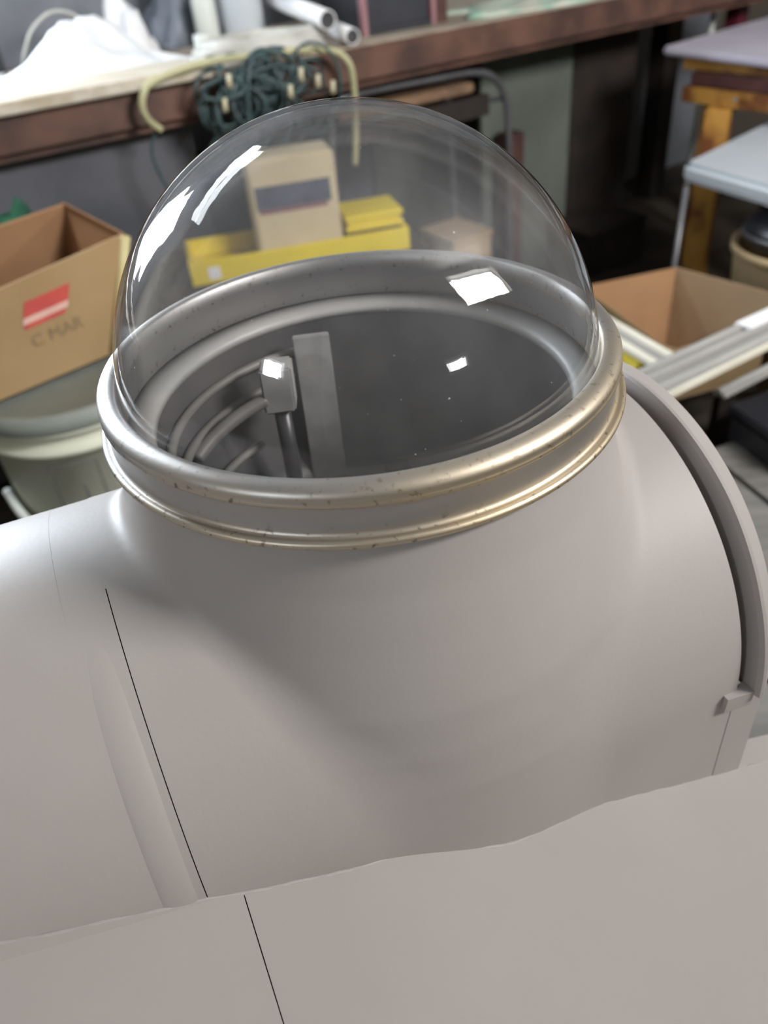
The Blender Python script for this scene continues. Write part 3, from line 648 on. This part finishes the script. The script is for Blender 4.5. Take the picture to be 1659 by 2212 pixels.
cbx = thing('cardboard_box', 'large open brown cardboard box with red sticker on the white bucket', 'cardboard box', (-.5, .85, .645))
zb = .646
FL0, FR0 = Vector((-.700, .640, zb)), Vector((-.435, .867, zb))
BR0, BL0 = FR0 + Vector((-.12, .20, 0)), FL0 + Vector((-.15, .16, 0))
FL1, FR1 = Vector((-.640, .664, .805)), Vector((-.366, .895, .838))
BR1, BL1 = Vector((-.470, .960, .880)), Vector((-.700, .800, .862))
def panel(name, a, b, c_, d_, th, m, par):
    return add(name, slab(B(), [a, b, c_, d_], th), m, par, bevel=.0015)
pf = panel('front_side', FL0, FR0, FR1, FL1, -.006, cardboard, cbx)
panel('back_side', BR0, BL0, BL1, BR1, -.006, card_in, cbx)
panel('right_side', FR0, BR0, BR1, FR1, -.006, card_in, cbx)
panel('left_side', BL0, FL0, FL1, BL1, -.006, card_in, cbx)
add('box_floor', slab(B(), [FL0, FR0, BR0, BL0], .005), cardboard, cbx)
# folded tape over the front-right corner
tube(B_ := B(), [FR0 + Vector((-.001, -.001, .004)), FR1 + Vector((-.001, -.001, -.004))], .0085, 10); add('tape_corner', B_, mat('worn_corner', (.62, .56, .30), (.50, .42, .20), rough=.6, scale=14), cbx, smooth=True)
ex = (FR1 - FL1 + FR0 - FL0) / 2; ez = (FL1 - FL0 + FR1 - FR0) / 2; en = ex.cross(ez).normalized()
if en.y > 0: en = -en
def fp(a, b): 
    return (FL0.lerp(FR0, a)).lerp(FL1.lerp(FR1, a), b)
def patch(name, a0, a1, b0, b1, m, par, lift=.0006, skew=0):
    q = [fp(a0, b0), fp(a1, b0), fp(a1 + skew, b1), fp(a0 + skew, b1)]; q = [p + en * lift for p in q]
    bm = B(); box8(bm, q + [p + en * .0006 for p in q]); return add(name, bm, m, par)

# ------------------------------------------------------------------ right: stools, boxes, mouldings
gs = thing('grey_topped_stool', 'stool with a pale blue-grey rounded top on thin metal legs, right edge', 'stool', (1.18, 1.85, 0))
def round_slab(quad, z, th, r, bev):
    q = [Vector((*p, z)) for p in quad]; n = len(q); out = []
    for i in range(n):
        p, a, b = q[i], q[i - 1], q[(i + 1) % n]; pa = p + (a - p).normalized() * r; pb = p + (b - p).normalized() * r
        for k in range(7):
            t = k / 6; out.append((1 - t) ** 2 * pa + 2 * t * (1 - t) * p + t * t * pb)
    bm = B(); v = [bm.verts.new(p) for p in out]; f = bm.faces.new(v); e = bmesh.ops.extrude_face_region(bm, geom=[f])
    for g in e['geom']:
        if isinstance(g, bmesh.types.BMVert): g.co.z -= th
    bmesh.ops.bevel(bm, geom=[e_ for e_ in bm.edges if abs(e_.verts[0].co.z - e_.verts[1].co.z) < 1e-6], offset=bev, segments=3, affect='EDGES')
    return bm
add('stool_top', round_slab([(.915, 1.80), (1.10, 1.33), (1.66, 1.86), (1.47, 2.29)], .60, .048, .035, .013), blue_white, gs, smooth=False)
for (x, y, x2, y2) in ((.915, 1.745, .885, 1.69), (1.19, 1.375, 1.20, 1.30), (1.58, 1.86, 1.62, 1.85), (1.44, 2.20, 1.46, 2.25)):
    tube(B_ := B(), [(x, y, .5515), (x2, y2, 0)], .008, 10); add('leg', B_, rod_m, gs, smooth=True)
ws = thing('painted_wooden_stool', 'wooden stool with flaking yellow and red-brown paint and a pale lavender top, top right', 'stool', (1.35, 2.35, 0))
add('stool_top', round_slab([(1.055, 2.44), (1.24, 2.02), (1.80, 2.40), (1.62, 2.86)], .785, .022, .03, .006), lavender, ws)
def rail(name, a, b, w_, h, m, par):
    a, b = Vector(a), Vector(b); n = Vector((0, 0, 1)).cross(b - a).normalized() * w_
    return add(name, obox(B(), a, b - a, n, (0, 0, h)), m, par, bevel=.002)
rail('upper_board', (1.105, 2.36, .728), (1.33, 2.02, .728), .40, .032, orange_wood, ws)
rail('apron', (1.115, 2.31, .690), (1.31, 2.01, .690), .03, .037, redbrown, ws)
rail('lower_rail', (1.10, 2.33, .640), (1.30, 2.00, .640), .030, .045, orange_wood, ws)
obox(B_ := B(), (1.125, 2.19, 0), (.062, -.040, 0), (.035, .050, 0), (0, 0, .639)); add('leg', B_, orange_wood, ws, bevel=.003)
obox(B_ := B(), (1.40, 2.28, 0), (.055, -.035, 0), (.035, .050, 0), (0, 0, .685)); add('leg', B_, redbrown, ws, bevel=.003)
for (x, y) in ((1.68, 2.50), (1.27, 2.56)):
    obox(B_ := B(), (x, y, 0), (.055, -.035, 0), (.035, .050, 0), (0, 0, .727)); add('leg', B_, orange_wood, ws, bevel=.003)
tube(B_ := B(), [(1.190, 2.135, .672), (1.186, 2.128, .672)], .006, 10); add('bolt', B_, steel, ws)
# small wood block on the lavender top (top right corner)
obox(B_ := B(), (1.52, 2.42, .7862), (.12, .06, 0), (-.05, .10, 0), (0, 0, .03)); tag(add('wood_block', B_, pale_wood, bevel=.003), 'small pale wood block on the lavender stool top at the corner', 'wood block')
tube(B_ := B(), [bf(2.60, .20, 0), bf(2.63, .20, .902)], .010, 10); tag(add('pale_pole', B_, white_pl, smooth=True), 'thin pale upright pole behind the lavender stool top', 'pole')
bbox(B_ := B(), 2.72, 2.78, .16, .22, 0, .904); tag(add('dark_red_post', B_, purple_red, bevel=.004), 'dark red upright post behind the lavender stool top', 'post')

rb = thing('open_cardboard_box', 'open empty cardboard box on the floor at the right behind the mouldings', 'cardboard box', (.76, 1.25, .30))
zt, zl = .42, .205
K = [Vector((.625, 1.500, 0)), Vector((.827, 1.535, 0)), Vector((.960, 1.210, 0)), Vector((.700, 1.010, 0)), Vector((.560, 1.26, 0))]
A_, B2, C2, D2 = Vector((.585, 1.47, 0)), Vector((.827, 1.525, 0)), Vector((.985, 1.30, 0)), Vector((.715, 1.225, 0))
def vz(p, z): return Vector((p.x, p.y, z))
panel('back_side', vz(A_, zl), vz(B2, zl), vz(B2, zt), vz(A_, zt), .005, card_in, rb)
panel('right_side', vz(B2, zl), vz(C2, zl), vz(C2, zt), vz(B2, zt), .005, mat('cardboard_lit', (.46, .33, .21), (.41, .29, .18), rough=.9, scale=6), rb)  # lighter cardboard copy: light on this side and the floor put into colour
panel('front_side', vz(C2, zl), vz(D2, zl), vz(D2, .34), vz(C2, .34), .005, cardboard, rb)
panel('left_side', vz(D2, zl), vz(A_, zl), vz(A_, zt - .02), vz(D2, .34), .005, cardboard, rb)
add('box_floor', slab(B(), [vz(A_, zl - .0015), vz(B2, zl - .0015), vz(C2, zl - .0015), vz(D2, zl - .0015)], .0055), MATS['cardboard_lit'], rb)
lathe(B_ := B(), [(0, 0), (.014, 0), (.016, .006), (.010, .014), (0, .016)], c=(.80, 1.40, .2102), n=20); tag(add('black_stopper', B_, dark_pl, smooth=True), 'small black stopper lying in the open cardboard box', 'stopper')
lt = thing('low_table', 'low dark table under the right cardboard box, hidden by things', 'table', (.8, 1.25, 0))
obox(B_ := B(), (.61, 1.255, .160), (.38, .05, 0), (-.04, .33, 0), (0, 0, .037)); add('table_top', B_, dark_wood, lt)
for p in ((.63, 1.26), (.90, 1.30), (.61, 1.50), (.88, 1.53)):
    obox(B_ := B(), (*p, 0), (.04, 0, 0), (0, .04, 0), (0, 0, .1595)); add('leg', B_, dark_wood, lt)
# beige tub with a black round case on it
tub = thing('beige_tub', 'beige tub behind the open cardboard box at the right edge', 'tub', (1.16, 1.56, 0))
lathe(B_ := B(), [(0, 0), (.13, 0), (.165, .42), (.170, .43), (.166, .436), (.155, .43), (.125, .02), (0, .02)], c=(1.17, 1.56, 0), n=48); add('tub_body', B_, mat('beige_plastic', (.50, .38, .22), (.44, .33, .19), rough=.6, scale=5), tub, smooth=True)
lathe(B_ := B(), [(.166, .415), (.174, .418), (.174, .436), (.167, .438)], c=(1.17, 1.56, 0), n=48, closed=True); add('tub_rim', B_, MATS['beige_plastic'], tub, smooth=True)
bc = thing('black_case', 'black round case with a blue patch sitting on the beige tub', 'case', (1.17, 1.56, .437))
lathe(B_ := B(), [(0, .4385), (.135, .4385), (.150, .450), (.150, .485), (.120, .515), (.06, .53), (0, .532)], c=(1.17, 1.56, 0), n=40); add('case_shell', B_, dark_pl, bc, smooth=True)
lathe(B_ := B(), [(.150, .462), (.154, .464), (.154, .472), (.150, .474)], c=(1.17, 1.56, 0), n=40, closed=True); add('case_seam', B_, rod_m, bc, smooth=True)
obox(B_ := B(), (1.08, 1.4300, .450), (.04, -.0140, 0), (0, .004, 0), (0, 0, .018)); add('blue_patch', B_, blue_em, bc)  # blue light on the case, put in as a coloured patch
# white strips leaning along the left side of the box
for k, (o_, m_) in enumerate(((0, mould_w), (1.06, mould_m), (2.12, mould_w))):
    n = Vector((-.0205, -.0075, 0)); a = Vector((.500, 1.44, .425)) + n * o_; b = Vector((.665, .975, .425)) + n * o_
    obox(B_ := B(), a, b - a, n, (0, 0, .012)); tag(add('flat_strip', B_, m_, bevel=.002), ('cream strip nearest the cardboard box, running down to the mouldings', 'grey strip between two cream ones beside the box', 'cream strip farthest from the box, above the yellow item')[k], 'strip', 'strips beside the right cardboard box')
sb2 = thing('strip_rest', 'plain block under the loose strips, hidden from view', 'block', (.52, 1.2, 0)); obox(B_ := B(), (.42, 1.24, .183), (.12, .03, 0), (-.01, .05, 0), (0, 0, .2415)); add('block_body', B_, dark_wood, sb2)
t_ = thing('yellow_bottle', 'yellow bottle lying below the cream strips right of the ring', 'bottle', (.54, 1.08, .34))
tube(B_ := B(), smoothpath([(.578, 1.20, .375), (.590, 1.15, .375), (.602, 1.07, .375)]), .032, 20); add('bottle_body', B_, yellow, t_, smooth=True)
tube(B_ := B(), [(.5775, 1.202, .375), (.572, 1.225, .375)], .014, 16); add('bottle_cap', B_, dark_pl, t_, smooth=True)
t_ = thing('dark_carton', 'small dark carton under the yellow bottle, mostly hidden behind the ring', 'carton', (.54, 1.08, 0))
obox(B_ := B(), (.545, 1.03, .1515), (.09, .02, 0), (-.02, .09, 0), (0, 0, .191)); add('carton_body', B_, dark_wood, t_, bevel=.004)
# bundle of mouldings crossing in the foreground right
mz = .50
ma, mb_ = Vector((.420, .8045, mz)), Vector((1.30, 1.3145, mz)); md = (mb_ - ma); mn = Vector((md.y, -md.x, 0)).normalized()
labs = ('grey moulding farthest back in the bundle right of the ring', 'second grey moulding from the back of the bundle', 'third grey moulding of the bundle, in front of two others', 'thin bright cream edge strip at the front of the moulding bundle', 'short grey moulding lying lowest and nearest in the bundle')
for k, (o0, wd, hh, z0, m_, s0_, s1_) in enumerate(((-.002, .026, .016, 0, mould_m, -.06, 1), (.0245, .024, .018, -.002, mould_m, -.06, 1), (.049, .034, .014, -.006, mould_m, -.04, 1), (.0835, .008, .020, -.006, mould_w, .05, 1), (.100, .026, .014, -.034, mould_m, .18, .9))):
    a = ma + md * s0_ + mn * o0 + Vector((0, 0, z0)); b = ma + md * s1_ + mn * o0 + Vector((0, 0, z0))
    t_ = thing('moulding', labs[k], 'moulding', (a + b) / 2, 'bundle of mouldings')
    obox(B_ := B(), a, b - a, mn * wd, (0, 0, hh * .6)); add('flat_base', B_, m_, t_, bevel=.0015)
    tube(B_ := B(), [a + mn * wd * .5 + Vector((0, 0, hh * .62)), b + mn * wd * .5 + Vector((0, 0, hh * .62))], wd * .30, 12); add('rounded_ridge', B_, m_, t_, smooth=True)
obox(B_ := B(), Vector((.752, .952, .5135)), (.20, .112, .001), (-.020, .030, 0), (0, 0, .004)); tag(add('white_card', B_, white_paper), 'white card lying across the mouldings at the right edge', 'card')
tr = thing('sawhorse', 'sawhorse carrying the mouldings, outside the frame', 'sawhorse', (.86, .95, 0))
obox(B_ := B(), (1.17, 1.19, .43), (.06, .03, 0), (.13, -.28, 0), (0, 0, .038)); add('beam', B_, pale_wood, tr)
for p in ((1.19, 1.17), (1.28, .95)):
    obox(B_ := B(), (*p, 0), (.05, .02, 0), (.01, -.03, 0), (0, 0, .4295)); add('leg', B_, pale_wood, tr)
# grey boards leaning low at the right, dark case on them
gb = thing('grey_board_stack', 'flat grey boards lying low beside the hull on the right', 'boards', (.86, .8, 0))
for k in range(4):
    o_ = Vector((.50 + .17 * k, .18 - .02 * k, .13 + .0))
    obox(B_ := B(), o_, (.166, .06, 0), (-.25, .95, 0), (0, 0, .02)); add('board', B_, board_m, gb, bevel=.002)
for p in ((.52, .35), (.95, .60), (.40, .80), (.85, 1.0)):
    obox(B_ := B(), (*p, 0), (.08, 0, 0), (0, .08, 0), (0, 0, .1295)); add('support_block', B_, dark_wood, gb)
dc = thing('black_tool_case', 'black case lying on the grey boards at the right edge', 'case', (.90, .80, .151))
obox(B_ := B(), (.885, .93, .1512), (.28, .10, 0), (-.05, .19, 0), (0, 0, .07)); add('case_body', B_, dark_pl, dc, bevel=.008)
obox(B_ := B(), (.880, .925, .2215), (.29, .105, 0), (-.052, .20, 0), (0, 0, .02)); add('case_lid', B_, dark_pl, dc, bevel=.004)
# green cloth on a dark carton at the far left edge, in front of the bench
crumple('green_cloth', -.26, .0, -.24, -.04, .66, .16, green_cloth, 'dark green cloth heap in front of the bench at the left edge', 'cloth', 31, n=14, power=.5)
t_ = thing('tall_carton', 'tall dark carton under the green cloth at the left edge', 'carton', bf(-.13, -.14, 0))
bbox(B_ := B(), -.28, .02, -.25, -.03, 0, .655); add('carton_body', B_, cab_m, t_, bevel=.004)
bbox(B_ := B(), -.285, .025, -.255, -.025, .655, .6595); add('carton_lid', B_, cab_m, t_)

# sticker and faded lettering on the left box
patch('sticker', .50, .72, .66, .80, red_print, cbx); patch('sticker_band', .50, .72, .60, .66, pink_print, cbx); patch('sticker_foot', .51, .71, .555, .60, red_print, cbx)
def letter(s, a, b, size):
    cu = bpy.data.curves.new('lettering', 'FONT'); cu.body = s; cu.size = size; cu.extrude = .0003
    tmp = bpy.data.objects.new('tmp', cu); COL.objects.link(tmp); dg_ = bpy.context.evaluated_depsgraph_get(); me = bpy.data.meshes.new_from_object(tmp.evaluated_get(dg_)); bpy.data.objects.remove(tmp)
    x = ex.normalized(); z = en; y = z.cross(x).normalized()
    M = Matrix((x, y, z)).transposed().to_4x4(); M.translation = fp(a, b) + en * .0010
    me.transform(Matrix.Translation(-cbx.location) @ M); return link('lettering', me, ink, cbx)
letter('C MAR', .56, .36, .030)

# ------------------------------------------------------------------ ceiling lamp
cl = thing('fluorescent_lamp', 'long fluorescent ceiling lamp over the bench, seen only as a streak on the dome', 'lamp', (-1.3, 1.5, CEIL))
la, lb = Vector((-.80, 1.95, 2.55)), Vector((-1.98, 1.40, 2.55)); ld = (lb - la).normalized(); ln_ = Vector((-ld.y, ld.x, 0))
obox(B_ := B(), la - ld * .02 - ln_ * .16 + Vector((0, 0, .0485)), ld * ((lb - la).length + .04), ln_ * .32, (0, 0, .051)); add('lamp_housing', B_, white_pl, cl)
obox(B_ := B(), la - ln_ * .15 + Vector((0, 0, .012)), lb - la, ln_ * .30, (0, 0, .036)); add('lamp_diffuser', B_, tube_em, cl, bevel=.006)
